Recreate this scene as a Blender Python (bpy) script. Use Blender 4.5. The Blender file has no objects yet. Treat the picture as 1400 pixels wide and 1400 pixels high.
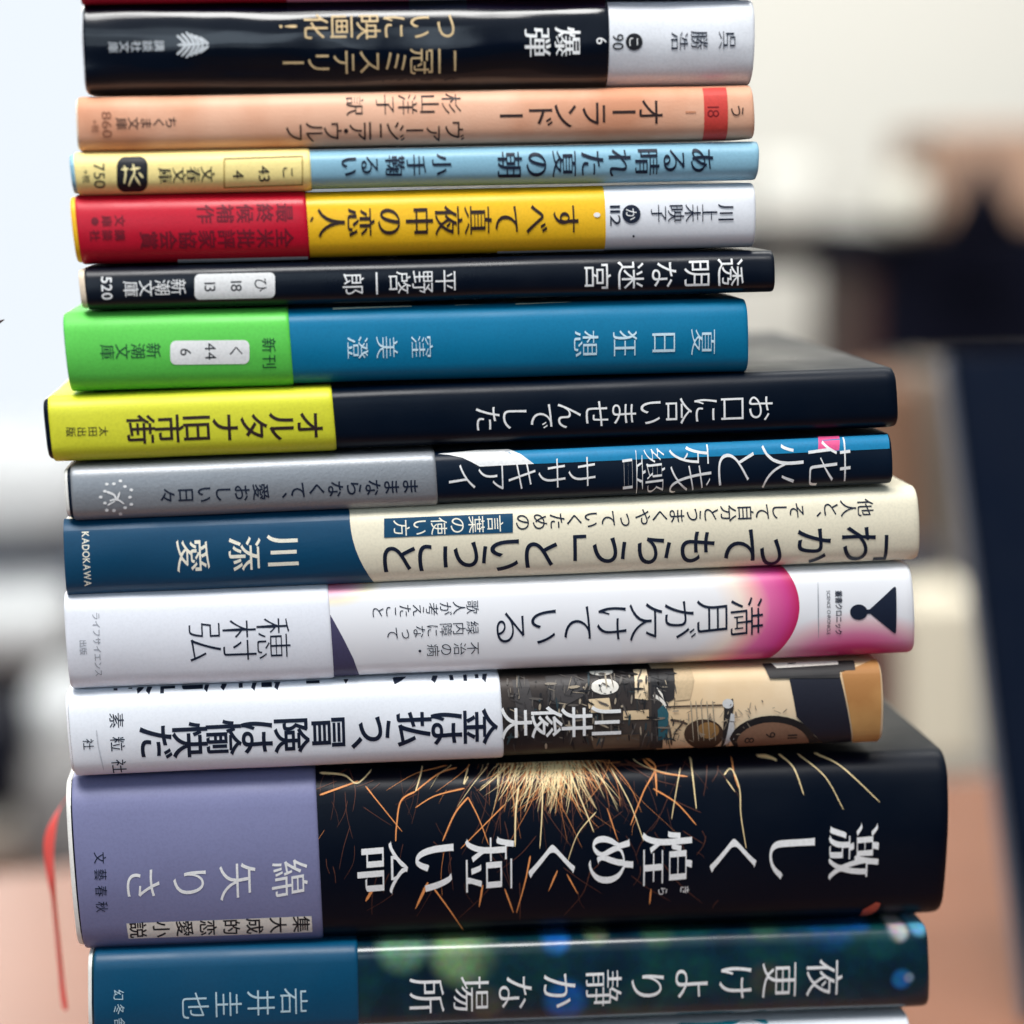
import bpy, bmesh, math, random
import numpy as np
from mathutils import Vector, Matrix, noise
from mathutils.geometry import delaunay_2d_cdt
random.seed(7)
S = bpy.context.scene
COL = S.collection

# ------------------------------------------------------------------ camera
FPX = 3200.0                       # focal length in photo pixels (photo 1400 wide)
PXM = 0.00016                      # metres per photo pixel at the spines
D = FPX * PXM
VPX, VPY, ROLL = 413.0, 249.0, 0.0235
d = Vector(((VPX - 700) / FPX, (700 - VPY) / FPX, -1)).normalized()     # world +Y seen by the camera
ex = Vector((math.cos(ROLL), math.sin(ROLL), 0)); ex = (ex - d * ex.dot(d)).normalized()
ez = ex.cross(d).normalized()
RC = Matrix((ex, d, ez))           # camera vector -> world vector
fwd = RC @ Vector((0, 0, -1))
CAMPOS = fwd * (-D)                # the middle of the picture is the world origin on the spine plane
cd = bpy.data.cameras.new('camera'); cam = bpy.data.objects.new('camera', cd); COL.objects.link(cam)
cam.matrix_world = Matrix.Translation(CAMPOS) @ RC.to_4x4()
cd.sensor_width = 36; cd.lens = FPX * 36 / 1400; cd.clip_start = 0.02; cd.clip_end = 50
cd.dof.use_dof = True; cd.dof.focus_distance = D + 0.002; cd.dof.aperture_fstop = 5.3
S.camera = cam

# ------------------------------------------------------------------ light
def lin(c):
    return tuple((x / 255 / 12.92 if x / 255 <= 0.04045 else ((x / 255 + 0.055) / 1.055) ** 2.4) for x in c)
W = bpy.data.worlds.new('World'); S.world = W; W.use_nodes = True
_n = W.node_tree                    # a dim room: pale ceiling above, darker towards the floor
_tc = _n.nodes.new('ShaderNodeTexCoord'); _sp = _n.nodes.new('ShaderNodeSeparateXYZ'); _rp = _n.nodes.new('ShaderNodeValToRGB')
_n.links.new(_tc.outputs['Generated'], _sp.inputs[0]); _n.links.new(_sp.outputs['Z'], _rp.inputs[0])
_rp.color_ramp.elements[0].position = 0.02; _rp.color_ramp.elements[0].color = (0.10, 0.15, 0.22, 1)
_rp.color_ramp.elements[1].position = 0.55; _rp.color_ramp.elements[1].color = (0.78, 0.92, 1.0, 1)
_n.links.new(_rp.outputs[0], _n.nodes['Background'].inputs[0])
_n.nodes['Background'].inputs[1].default_value = 0.42
def area(name, loc, target, sx, sy, power, color, spread=180):
    l = bpy.data.lights.new(name, 'AREA'); l.shape = 'RECTANGLE'; l.size = sx; l.size_y = sy
    l.energy = power; l.color = color; l.spread = math.radians(spread)
    o = bpy.data.objects.new(name, l); COL.objects.link(o)
    o.location = loc; o.rotation_euler = (Vector(target) - Vector(loc)).to_track_quat('-Z', 'Y').to_euler()
    return o
area('ceiling_lamp_light', (-0.2, -0.40, 1.08), (0, 0, -0.04), 0.9, 0.42, 22, (1.0, 0.985, 0.96))
area('front_fill_light', (-0.5, -1.5, 0.46), (0, 0, -0.03), 1.1, 0.7, 5, (0.72, 0.87, 1.0))  # added soft fill on the spines from the camera side, no window there
area('background_fill_light', (0.2, 1.0, 1.9), (0.15, 3.0, 0.1), 2.2, 1.2, 112, (1.0, 0.985, 0.94))  # added fill to brighten the back wall and the things before it
area('daylight_from_window', (-0.95, 2.9, 0.55), (-0.35, 0.3, -0.25), 0.8, 0.7, 2.5, (1.0, 0.96, 0.9), 60)
S.view_settings.view_transform = 'Standard'; S.view_settings.look = 'None'
S.view_settings.exposure = 0.0; S.view_settings.gamma = 1.0; S.view_settings.use_curve_mapping = False

# ------------------------------------------------------------------ helpers
def ray(px, py):
    return RC @ Vector(((px - 700) / FPX, (700 - py) / FPX, -1))
def at(px, py, y):                 # the point at depth y (behind the spines) seen at a photo pixel
    r = ray(px, py); return CAMPOS + r * ((y - CAMPOS.y) / r.y)
def at_z(px, py, z):
    r = ray(px, py); return CAMPOS + r * ((z - CAMPOS.z) / r.z)

MATS = {}
def mat(name, rgb, rough=0.5, spec=0.35, coat=0.0, vary=0.035, bump=0.05, scale=1700, blotch=None, metal=0.0, wave=0.0, emit=0.0):
    if name in MATS: return MATS[name]
    m = bpy.data.materials.new(name); m.use_nodes = True; nt = m.node_tree
    b = nt.nodes['Principled BSDF']; c = lin(rgb)
    b.inputs['Roughness'].default_value = rough
    b.inputs['Specular IOR Level'].default_value = spec
    b.inputs['Coat Weight'].default_value = coat; b.inputs['Coat Roughness'].default_value = 0.12
    b.inputs['Metallic'].default_value = metal
    tc = nt.nodes.new('ShaderNodeTexCoord')
    n = nt.nodes.new('ShaderNodeTexNoise'); n.inputs['Scale'].default_value = scale; n.inputs['Detail'].default_value = 3
    nt.links.new(tc.outputs['Object'], n.inputs['Vector'])
    n2 = nt.nodes.new('ShaderNodeTexNoise'); n2.inputs['Scale'].default_value = 38; n2.inputs['Detail'].default_value = 5
    nt.links.new(tc.outputs['Object'], n2.inputs['Vector'])
    mx = nt.nodes.new('ShaderNodeMix'); mx.data_type = 'RGBA'
    c2 = lin(blotch) if blotch else tuple(min(1, x * (1 - 2 * vary)) for x in c)
    mx.inputs[6].default_value = (*c, 1); mx.inputs[7].default_value = (*c2, 1)
    mr = nt.nodes.new('ShaderNodeMapRange'); mr.inputs[1].default_value = 0.42; mr.inputs[2].default_value = 0.66
    nt.links.new((n2 if blotch else n).outputs['Fac'], mr.inputs[0]); nt.links.new(mr.outputs[0], mx.inputs[0])
    nt.links.new(mx.outputs[2], b.inputs['Base Color'])
    if not metal and rough < 0.62:     # handled paper: uneven gloss
        rr = nt.nodes.new('ShaderNodeMapRange'); rr.inputs[1].default_value = .3; rr.inputs[2].default_value = .7
        rr.inputs[3].default_value = max(.05, rough - .09); rr.inputs[4].default_value = rough + .12
        nt.links.new(n2.outputs['Fac'], rr.inputs[0]); nt.links.new(rr.outputs[0], b.inputs['Roughness'])
    bp = nt.nodes.new('ShaderNodeBump'); bp.inputs['Strength'].default_value = bump; bp.inputs['Distance'].default_value = 0.0004
    nt.links.new(n.outputs['Fac'], bp.inputs['Height'])
    last = bp
    if wave:                       # soft long buckles of a glossy jacket
        mp = nt.nodes.new('ShaderNodeMapping'); mp.inputs['Scale'].default_value = (14, 40, 70)
        nt.links.new(tc.outputs['Object'], mp.inputs['Vector'])
        n3 = nt.nodes.new('ShaderNodeTexNoise'); n3.inputs['Scale'].default_value = 1.0; n3.inputs['Detail'].default_value = 1.5
        nt.links.new(mp.outputs[0], n3.inputs['Vector'])
        b2 = nt.nodes.new('ShaderNodeBump'); b2.inputs['Strength'].default_value = 1; b2.inputs['Distance'].default_value = wave
        nt.links.new(n3.outputs['Fac'], b2.inputs['Height']); nt.links.new(bp.outputs[0], b2.inputs['Normal']); last = b2
    nt.links.new(last.outputs[0], b.inputs['Normal'])
    if emit:
        nt.links.remove(b.inputs['Base Color'].links[0]); b.inputs['Base Color'].default_value = (0.02, 0.02, 0.02, 1)
        b.inputs['Emission Color'].default_value = (*c, 1); b.inputs['Emission Strength'].default_value = emit
    MATS[name] = m; return m
def ink(name, rgb, rough=0.5):
    return mat('ink_' + name, rgb, rough=rough, spec=0.35, vary=0.05, bump=0.0)

def link(name, me, parent=None, mats=()):
    o = bpy.data.objects.new(name, me); COL.objects.link(o)
    for m in mats: me.materials.append(m)
    if parent: o.parent = parent
    return o
def bm_obj(name, bm, parent=None, mats=(), smooth=False):
    me = bpy.data.meshes.new(name); bm.to_mesh(me); bm.free()
    if smooth:
        for p in me.polygons: p.use_smooth = True
    return link(name, me, parent, mats)
def tag(o, label, cat, group=None):
    o['label'] = label; o['category'] = cat
    if group: o['group'] = group
    return o
def empty(name, loc=(0, 0, 0)):
    o = bpy.data.objects.new(name, None); COL.objects.link(o); o.location = loc; o.empty_display_size = 0.02; return o

# ------------------------------------------------------------------ glyph outlines (Blender's built-in font)
GLY = {}
def glyph(ch):
    if ch in GLY: return GLY[ch]
    cu = bpy.data.curves.new('glyph', 'FONT'); cu.body = ch; cu.resolution_u = 5
    o = bpy.data.objects.new('glyph', cu); COL.objects.link(o)
    dg = bpy.context.evaluated_depsgraph_get()
    c2 = o.evaluated_get(dg).to_curve(dg)
    polys = []
    for sp in c2.splines:
        bp = sp.bezier_points; n = len(bp); pts = []
        for i in range(n):
            a, b = bp[i], bp[(i + 1) % n]
            p0, p1, p2, p3 = a.co, a.handle_right, b.handle_left, b.co
            L = (p3 - p0).length
            straight = (p1 - p0).cross(p3 - p0).length < 1e-5 and (p2 - p0).cross(p3 - p0).length < 1e-5
            k = 1 if straight else (3 if L < 0.12 else 6)
            for j in range(k):
                t = j / k; s = 1 - t
                q = p0 * s ** 3 + p1 * 3 * s * s * t + p2 * 3 * s * t * t + p3 * t ** 3
                pts.append((q.x, q.y))
        q = [pts[0]]
        for p in pts[1:]:
            if math.dist(p, q[-1]) > 1e-4: q.append(p)
        if math.dist(q[0], q[-1]) < 1e-4 and len(q) > 3: q.pop()
        polys.append(q)
    o.evaluated_get(dg).to_curve_clear()
    bpy.data.objects.remove(o); bpy.data.curves.remove(cu)
    GLY[ch] = polys; return polys
def area2(p):
    return sum(p[i][0] * p[(i + 1) % len(p)][1] - p[(i + 1) % len(p)][0] * p[i][1] for i in range(len(p))) / 2
def embolden(polys, bx, by):
    if not polys: return polys
    big = max(polys, key=lambda p: abs(area2(p)))
    sg = 1 if area2(big) > 0 else -1
    out = []
    for p in polys:
        n = len(p); q = []
        for i in range(n):
            a, b, c = p[i - 1], p[i], p[(i + 1) % n]
            e1 = Vector((b[0] - a[0], b[1] - a[1])); e2 = Vector((c[0] - b[0], c[1] - b[1]))
            if e1.length < 1e-7 or e2.length < 1e-7: q.append(b); continue
            e1.normalize(); e2.normalize()
            n1 = Vector((e1.y, -e1.x)); n2 = Vector((e2.y, -e2.x))
            nn = n1 + n2
            nn = n1 if nn.length < 0.3 else nn / max(0.45, nn.length_squared / 2)   # mitre
            q.append((b[0] + sg * nn.x * bx, b[1] + sg * nn.y * by))
        out.append(q)
    return out
ROT = set('ー「」〜')
SMALL = set('っァぁゃゅょッャュョ')
def fill_one(polys):
    """triangulate outlines, keeping what the non-zero winding rule calls inside"""
    V, E = [], []
    sc = max(1e-9, max(abs(c) for p in polys for q in p for c in q))
    for p in polys:
        n0 = len(V); V += [Vector((q[0] / sc, q[1] / sc)) for q in p]
        E += [(n0 + i, n0 + (i + 1) % len(p)) for i in range(len(p))]
    vo, eo, fo = delaunay_2d_cdt(V, E, [], 0, 1e-7)[:3]
    if not fo: return [], []
    P = np.array([[v.x, v.y] for v in vo]); C = np.array([P[list(f)].mean(axis=0) for f in fo])
    A = np.array([[V[a].x, V[a].y] for a, b in E]); B = np.array([[V[b].x, V[b].y] for a, b in E])
    up = (A[None, :, 1] <= C[:, 1, None]) & (B[None, :, 1] > C[:, 1, None])
    dn = (A[None, :, 1] > C[:, 1, None]) & (B[None, :, 1] <= C[:, 1, None])
    cr = (B[None, :, 0] - A[None, :, 0]) * (C[:, 1, None] - A[None, :, 1]) - (C[:, 0, None] - A[None, :, 0]) * (B[None, :, 1] - A[None, :, 1])
    w = (up & (cr > 0)).sum(1) - (dn & (cr < 0)).sum(1)
    return [(x * sc, y * sc) for x, y in P], [f for f, k in zip(fo, w) if k != 0]
def fill(groups):                  # list of glyphs or shapes, each a list of outlines -> flat bmesh
    bm = bmesh.new()
    for polys in groups:
        polys = [p for p in polys if len(p) > 2]
        if not polys: continue
        V, F = fill_one(polys)
        vs = [bm.verts.new((x, y, 0)) for x, y in V]
        for f in F: bm.faces.new([vs[i] for i in f])
        for v in vs:
            if not v.link_faces: bm.verts.remove(v)
    return bm

# ------------------------------------------------------------------ a book
class Book:
    """corners: photo pixels of the spine's corners TL, TR, BL, BR"""
    def __init__(s, label, TL, TR, BL, BR, width, bulge=0.07, r=0.0016, dy=0.0, cat='book', name='book', z0=None):
        dd = 0.0015
        for _ in range(3):
            P = [at(*q, dy + dd) for q in (TL, TR, BL, BR)]
            lm, rm = (P[0] + P[2]) / 2, (P[1] + P[3]) / 2
            s.tilt = math.atan2(rm.z - lm.z, rm.x - lm.x)
            s.L = (rm - lm).length; s.T = ((P[0].z - P[2].z) + (P[1].z - P[3].z)) / 2 * math.cos(s.tilt)
            s.b = bulge * s.T; s.r = min(r, 0.3 * s.T); dd = 0.8 * s.b + 0.6 * s.r
        s.dl, s.dr = P[0].x - P[2].x, P[1].x - P[3].x          # how far each end leans
        mid = (lm + rm) / 2; mid.y = dy
        Rm = Matrix.Rotation(-s.tilt, 4, 'Y')
        base = mid + Rm.to_3x3() @ Vector((0, 0, -s.T / 2))
        s.M = Matrix.Translation(base) @ Rm; s.Mi = s.M.inverted()
        s.Wd = width
        s.root = empty(name); s.root.matrix_world = s.M
        tag(s.root, label, cat)
        s.layer = 0
        BOOKS.append(s)
    def g(s, z):
        t = max(-1, min(1, 2 * z / s.T - 1)); dd = max(0.0, min(z, s.T - z)); y = s.b * t * t
        if dd < s.r: y += s.r - math.sqrt(max(0, s.r ** 2 - (s.r - dd) ** 2))
        return y
    wamp = 0.00016
    def wob(s, x, z):              # paper never lies quite flat: slow ripples, stronger at the loose ends
        e = min(abs(x + s.L / 2), abs(s.L / 2 - x)); sd = BOOKS.index(s) * 7.3
        return s.wamp * (noise.noise(Vector((x * 55, z * 70, sd))) + 0.4 * noise.noise(Vector((x * 140, z * 120, sd + 3)))) * (1 + 1.8 * math.exp(-e / 0.004))
    def wobz(s, x):
        e = min(abs(x + s.L / 2), abs(s.L / 2 - x)); sd = BOOKS.index(s) * 5.1
        return 0.00012 * noise.noise(Vector((x * 30, sd, 0))) * (1 + 1.5 * math.exp(-e / 0.004))
    def uv(s, px, py):             # photo pixel -> place on the curved spine
        r = s.Mi.to_3x3() @ ray(px, py); o = s.Mi @ CAMPOS
        y = 0.0
        for _ in range(6):
            p = o + r * ((y - o.y) / r.y); y = min(s.g(p.z), s.b + s.r * 0.6)
        return p.x, p.z
    def u(s, px, py=None):
        if py is None:
            c = s.M @ Vector((0, 0, s.T / 2))
            r0 = CAMPOS + (c - CAMPOS)
            q = RC.transposed() @ (c - CAMPOS); py = 700 + q.y / q.z * FPX
            slope = -0.033; py += slope * (px - 655)
        return s.uv(px, py)[0]
    def prof(s, off=0.0, depth=None):
        Wd = depth or s.Wd; N = 22; pts = [(Wd, s.T + off)]
        for k in (0.75, 0.5, 0.25, 0.1): pts.append((Wd * k + s.b + s.r, s.T + off))
        for i in range(N + 1):
            z = s.T * (1 + math.cos(math.pi * i / N)) / 2
            sl = (s.g(min(s.T, z + 1e-5)) - s.g(max(0, z - 1e-5))) / 2e-5
            sl = max(-8, min(8, sl)); n = Vector((-1, sl)).normalized()
            pts.append((s.g(z) + n.x * off, z + n.y * off))
        for k in (0.1, 0.25, 0.5, 0.75): pts.append((Wd * k + s.b + s.r, -off))
        pts.append((Wd, -off))
        return pts
    def shell(s, name, splits, mats, off=0.0, th=0.00028, depth=None, er=0.0009, parent=None):
        """folded paper round the spine, from splits[0] to splits[-1] along it; one colour per stretch"""
        bm = bmesh.new()
        outer = s.prof(off, depth); inner = s.prof(off - th, depth)
        x0, x1 = splits[0], splits[-1]
        xs = set(splits)
        for k in (0.0, 0.12, 0.3, 0.6, 1.0): xs.add(x0 + er * k); xs.add(x1 - er * k)
        xs |= {x0 + (x1 - x0) * i / max(2, int((x1 - x0) / 0.0025)) for i in range(1, max(2, int((x1 - x0) / 0.0025)))}
        xs = sorted(x for x in xs if x0 <= x <= x1)
        def put(p, x, sc):
            dd = min(x - x0, x1 - x); e = 0
            if dd < er: e = (er - math.sqrt(max(0, er ** 2 - (er - dd) ** 2))) * sc
            y, z = p; k = 1 - 2 * e / s.T
            t = (x + s.L / 2) / s.L; x += (s.dl * (1 - t) + s.dr * t) * (max(0, min(1, z / s.T)) - 0.5)
            w_ = math.exp(-max(0, y - s.b - s.r) / 0.02)
            return bm.verts.new((x, y + e + s.wob(x, z) * w_, s.T / 2 + (z - s.T / 2) * k + s.wobz(x) * w_))
        rows = [[put(p, x, 0.35) for p in outer] for x in xs]
        rin = [[put(p, x, 0.35) for p in inner] for x in xs]
        for i in range(len(xs) - 1):
            xm = (xs[i] + xs[i + 1]) / 2
            mi = max(0, min(len(mats) - 1, sum(1 for q in splits[1:-1] if xm > q)))
            for j in range(len(outer) - 1):
                f = bm.faces.new((rows[i][j], rows[i][j + 1], rows[i + 1][j + 1], rows[i + 1][j])); f.smooth = True; f.material_index = mi
                f = bm.faces.new((rin[i][j], rin[i + 1][j], rin[i + 1][j + 1], rin[i][j + 1])); f.material_index = len(mats)
        for idx, mi in ((0, 0), (-1, len(mats) - 1)):       # cut edges, with their own vertices
            a = [bm.verts.new(v.co) for v in rows[idx]]; b = [bm.verts.new(v.co) for v in rin[idx]]
            for j in range(len(a) - 1):
                q = (a[j], b[j], b[j + 1], a[j + 1]) if idx == 0 else (a[j], a[j + 1], b[j + 1], b[j])
                f = bm.faces.new(q); f.material_index = len(mats)
        return bm_obj(name, bm, parent or s.root, list(mats) + [mat('paper_inside', (238, 236, 230), rough=0.7)])
    def inner(s, rgb=(240, 238, 232), left=0.0007):
        return s.shell('inner_cover', [-s.L / 2 - left, s.L / 2 - 0.0012], [mat('cover_' + '_'.join(map(str, rgb)), rgb, 0.55)], off=-0.0004)
    def pages(s, inset=0.0006, color=(232, 220, 196), front=0.0012):
        bm = bmesh.new(); t = 0.0009
        x0, x1 = -s.L / 2 + inset, s.L / 2 - inset
        prof = [(s.Wd - 0.002 - inset, s.T - t)]
        for i in range(13):
            z = t + (s.T - 2 * t) * (1 - i / 12); prof.append((s.g(z) + front, z))
        prof.append((s.Wd - 0.002 - inset, t))
        A = [bm.verts.new((x0 + s.dl * (z / s.T - .5), y, z)) for y, z in prof]; B = [bm.verts.new((x1 + s.dr * (z / s.T - .5), y, z)) for y, z in prof]
        n = len(prof)
        for j in range(n): bm.faces.new((A[j], B[j], B[(j + 1) % n], A[(j + 1) % n]))
        bm.faces.new(A); bm.faces.new(B[::-1])
        bmesh.ops.recalc_face_normals(bm, faces=bm.faces)
        return bm_obj('page_block', bm, s.root, [mat('pages', color, rough=0.85, spec=0.2, vary=0.1, scale=2500)])
    def wrap(s, name, bm, m, off, parent):
        """lay a flat (u, v) mesh on the curved spine"""
        n = max(6, int(s.T / 0.0011))
        cuts = sorted(set([s.T * k / n for k in range(1, n)] + [s.r * k for k in (.1, .25, .5, .75)] + [s.T - s.r * k for k in (.1, .25, .5, .75)]))
        vs = [v.co.y for v in bm.verts]
        if not vs: bm.free(); return None
        lo, hi = min(vs), max(vs)
        for c in cuts:
            if lo < c < hi:
                bmesh.ops.bisect_plane(bm, geom=bm.verts[:] + bm.edges[:] + bm.faces[:], plane_co=(0, c, 0), plane_no=(0, 1, 0))
        xs_ = [v.co.x for v in bm.verts]; st = 0.0018
        for k in range(int(min(xs_) / st) - 1, int(max(xs_) / st) + 2):
            if min(xs_) < k * st < max(xs_):
                near = [f for f in bm.faces if min(v.co.x for v in f.verts) < k * st < max(v.co.x for v in f.verts)]
                if near:
                    ge = list({e for f in near for e in f.edges}); gv = list({v for f in near for v in f.verts})
                    bmesh.ops.bisect_plane(bm, geom=gv + ge + near, plane_co=(k * st, 0, 0), plane_no=(1, 0, 0))
        for c, no in ((0.00005, -1), (s.T - 0.00005, 1)):
            bmesh.ops.bisect_plane(bm, geom=bm.verts[:] + bm.edges[:] + bm.faces[:], plane_co=(0, c, 0), plane_no=(0, no, 0), clear_outer=True)
        for c, no in ((-s.L / 2 - 0.0008, -1), (s.L / 2 - 0.0006, 1)):
            bmesh.ops.bisect_plane(bm, geom=bm.verts[:] + bm.edges[:] + bm.faces[:], plane_co=(c, 0, 0), plane_no=(no, 0, 0), clear_outer=True)
        for v in bm.verts:
            u, z = v.co.x, v.co.y
            sl = (s.g(min(s.T, z + 1e-5)) - s.g(max(0, z - 1e-5))) / 2e-5
            sl = max(-8, min(8, sl)); nn = Vector((-1, sl)).normalized()
            v.co = (u, s.g(z) + nn.x * off + s.wob(u, z), z + nn.y * off + s.wobz(u))
        for f in bm.faces:
            f.normal_update(); f.smooth = True
            if f.normal.y > 0: f.normal_flip()
        return bm_obj(name, bm, parent, m if isinstance(m, list) else [m])
    def nextoff(s):
        s.layer += 1
        return s.base_off + 0.00006 + 0.000009 * s.layer
    base_off = 0.0
    def scale_at(s, px, py):
        a = s.uv(px - 8, py); b = s.uv(px + 8, py); return (b[0] - a[0]) / 16
    def text(s, name, chars, p0, p1, size, m, bold=(0, 0), stretch=1.0, parent=None, pos=None, slant=0.0, clip=None):
        """vertical Japanese writing down the spine: first character at pixel p0, last at p1 (or a pixel per character)"""
        polys = []; n = len(chars)
        for i, ch in enumerate(chars):
            if ch == ' ': continue
            t = i / (n - 1) if n > 1 else 0
            px, py = pos[i] if pos else (p0[0] + (p1[0] - p0[0]) * t, p0[1] + (p1[1] - p0[1]) * t)
            c = s.uv(px, py); k = s.scale_at(px, py) * size / 0.92
            sx, sy = (0.1, 0.08) if ch in SMALL else ((0.56, 0.56) if ch in '、。' else (0, 0))
            grp = []; polys.append(grp)
            for p in embolden(glyph(ch), *bold):
                q = []
                for (x, y) in p:
                    x -= 0.5; y -= 0.38
                    if ch in ROT: x, y = y, -x
                    x += sx; y += sy; x += slant * y
                    q.append((c[0] + y * k, c[1] - x * k * stretch))
                grp.append(q)
        return s.wrap(name, fill(polys), m, s.nextoff(), parent or s.top)
    def line(s, name, string, p, size, m, bold=(0, 0), parent=None, track=0.0, stretch=1.0, length=None, up='right'):
        """writing that runs across the spine (turned a quarter), centred at pixel p; length in pixels"""
        polys = []; x = 0.0
        for ch in string:
            if ch == ' ': x += 0.3; continue
            G = embolden(glyph(ch), *bold)
            if ord(ch) < 0x2000:
                lo = min(q[0] for pl in G for q in pl); hi = max(q[0] for pl in G for q in pl); adv = hi - lo + 0.1
            else: lo, adv = 0, 1.0
            polys += [[(q[0] - lo + x, q[1]) for q in pl] for pl in G]; x += adv + track
        x0 = min(q[0] for pl in polys for q in pl); x1 = max(q[0] for pl in polys for q in pl)
        y0 = min(q[1] for pl in polys for q in pl); y1 = max(q[1] for pl in polys for q in pl)
        k = s.scale_at(*p) * size / (y1 - y0); kx = k * stretch
        if length: kx = s.scale_at(*p) * length / (x1 - x0)
        c = s.uv(*p)
        out = [[(c[0] + (q[1] - (y0 + y1) / 2) * k, c[1] - (q[0] - (x0 + x1) / 2) * kx) for q in pl] for pl in polys]
        return s.wrap(name, fill([out]), m, s.nextoff(), parent or s.top)
    def shape(s, name, polys_px, m, parent=None, hole=False):
        """printed flat shapes given by outline pixels"""
        return s.wrap(name, fill([[[s.uv(*q) for q in p]] for p in polys_px] if not hole else [[[s.uv(*q) for q in p] for p in polys_px]]), m, s.nextoff(), parent or s.top)
    def streaks(s, name, lines, m, parent=None):
        """thin printed strokes: (pixel polyline, width in pixels, taper)"""
        bm = bmesh.new(); k = PXM
        for pts, w, tp in lines:
            P = [Vector(s.uv(*q)) for q in smooth_line(pts)]
            prev = None; n = len(P)
            for i, p in enumerate(P):
                a = P[max(0, i - 1)]; b = P[min(n - 1, i + 1)]; dr = (b - a)
                if dr.length < 1e-9: continue
                nn = Vector((-dr.y, dr.x)).normalized(); t = i / (n - 1)
                ww = w * k / 2 * (1 - tp * t) * (1 if 0 < i < n - 1 else 0.35)
                A = bm.verts.new((*(p + nn * ww), 0)); B = bm.verts.new((*(p - nn * ww), 0))
                if prev: bm.faces.new((prev[0], prev[1], B, A))
                prev = (A, B)
        return s.wrap(name, bm, m, s.nextoff(), parent or s.top)
BOOKS = []
def smooth_line(pts, k=6):
    if len(pts) < 3:
        a, b = Vector(pts[0]), Vector(pts[1]); return [tuple(a + (b - a) * (i / 4)) for i in range(5)]
    out = []
    P = [Vector(p) for p in pts]
    for i in range(len(P) - 1):
        p0 = P[max(0, i - 1)]; p1 = P[i]; p2 = P[i + 1]; p3 = P[min(len(P) - 1, i + 2)]
        for j in range(k):
            t = j / k
            out.append(tuple(0.5 * ((2 * p1) + (p2 - p0) * t + (2 * p0 - 5 * p1 + 4 * p2 - p3) * t * t + (3 * p1 - p0 - 3 * p2 + p3) * t ** 3)))
    out.append(tuple(P[-1])); return out
def circ(x, y, rx, ry=None, n=28, a0=0, a1=360):
    ry = ry or rx
    return [(x + rx * math.cos(math.radians(a0 + (a1 - a0) * i / n)), y + ry * math.sin(math.radians(a0 + (a1 - a0) * i / n))) for i in range(n)]
def quadbox(x0, x1, y0, y1, sl=-0.035):
    return [(x0, y0), (x1, y0 + sl * (x1 - x0)), (x1, y1 + sl * (x1 - x0)), (x0, y1)]
def rbox(x0, x1, y0, y1, r, sl=-0.03):
    out = []
    for cx, cy, a in ((x1 - r, y1 - r, 0), (x0 + r, y1 - r, 90), (x0 + r, y0 + r, 180), (x1 - r, y0 + r, 270)):
        for i in range(7):
            t = math.radians(a + 15 * i); x = cx + r * math.cos(t); out.append((x, cy + r * math.sin(t) + sl * (x - x0)))
    return out
GOTHB = (0.014, 0.014); MIN = (0.008, -0.014); MINB = (0.02, -0.008)
SHIRO, BUNKO = 0.128, 0.105
INKS = dict(white=ink('white', (240, 240, 240)), black=ink('black', (14, 16, 26)), navy=ink('navy', (10, 24, 48)), brown=ink('brown', (44, 26, 26)))
white, black, navy, brown = (INKS[k] for k in ('white', 'black', 'navy', 'brown'))

# ================================================================== the stack, top to bottom
# --- the topmost book: only the lower edge of its spine is in the picture
b = Book('pink and red book topmost in the stack, cut off by the picture edge', (109, -90), (1032, -110), (111, 1), (1030, -1), BUNKO)
j = b.top = b.shell('jacket', [-b.L / 2, b.u(392), b.u(560), b.u(640), b.u(833), b.L / 2],
    [mat('jacket_red', (190, 16, 48), 0.4), mat('jacket_pink', (240, 150, 185), 0.4), mat('jacket_paper_white', (234, 236, 242), 0.42, vary=.02, bump=.035), mat('jacket_pink', (0, 0, 0)), mat('jacket_paper_white', (0, 0, 0))])
b.pages()

# --- glossy black band
b = Book('paperback in a glossy black band with gold lettering and white right end', (111, 5), (1028, 1), (118, 128), (1026, 115), BUNKO, bulge=0.16, r=0.003)
b.wamp = 0.0005
b.shell('jacket', [-b.L / 2, b.L / 2], [mat('jacket_white_coated', (226, 228, 234), 0.25, coat=0.3, wave=0.0012)])
b.base_off = 0.00042
p = b.top = b.shell('paper_band', [-b.L / 2 + 0.0003, b.u(833)], [mat('band_black_gloss', (2, 8, 24), 0.12, coat=0.5, wave=0.0045, bump=0.01)], off=0.00042)
b.pages()
gold = ink('gold', (214, 186, 140), 0.35); silver = ink('silver', (205, 210, 215), 0.4)
b.text('blurb_lettering', 'ついに映画化', (611, 37), (432, 37), 33, gold)
b.line('blurb_lettering', '!', (394, 37), 24, gold)
b.text('blurb_lettering', '二冠ミステリー', (612, 83), (401, 85), 33, gold)
b.text('title_lettering', '爆弾', (776, 57), (735, 58), 36, white, MINB)
b.line('number_lettering', '6', (822, 56), 14, white)
b.text('publisher_lettering', '講談社文庫', (218, 63), (155, 65), 14, silver)
leaf = []
for i in range(6):
    x = 246 + i * 6.2; h = 17 - abs(i - 2.0) * 2.2
    for sg in (-1, 1):
        leaf.append(([(x + 8, 62 + sg * 1), (x + 2, 62 + sg * h * .6), (x - 4, 62 + sg * h)], 3.7, 0.35))
leaf.append(([(243, 62), (281, 61)], 5, 0.5))
b.streaks('leaf_emblem', leaf, silver)
jw = b.root.children[0]; b.base_off = 0.0
b.line('number_lettering', '90', (845, 57), 15, black, parent=jw)
b.shape('number_disc', [circ(867, 57, 11.5)], black, parent=jw)
b.text('number_lettering', 'こ', (867, 57), (867, 57), 15, white, parent=jw)
b.text('author_lettering', '呉', (994, 55), (994, 55), 24, navy, MIN, parent=jw)
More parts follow.
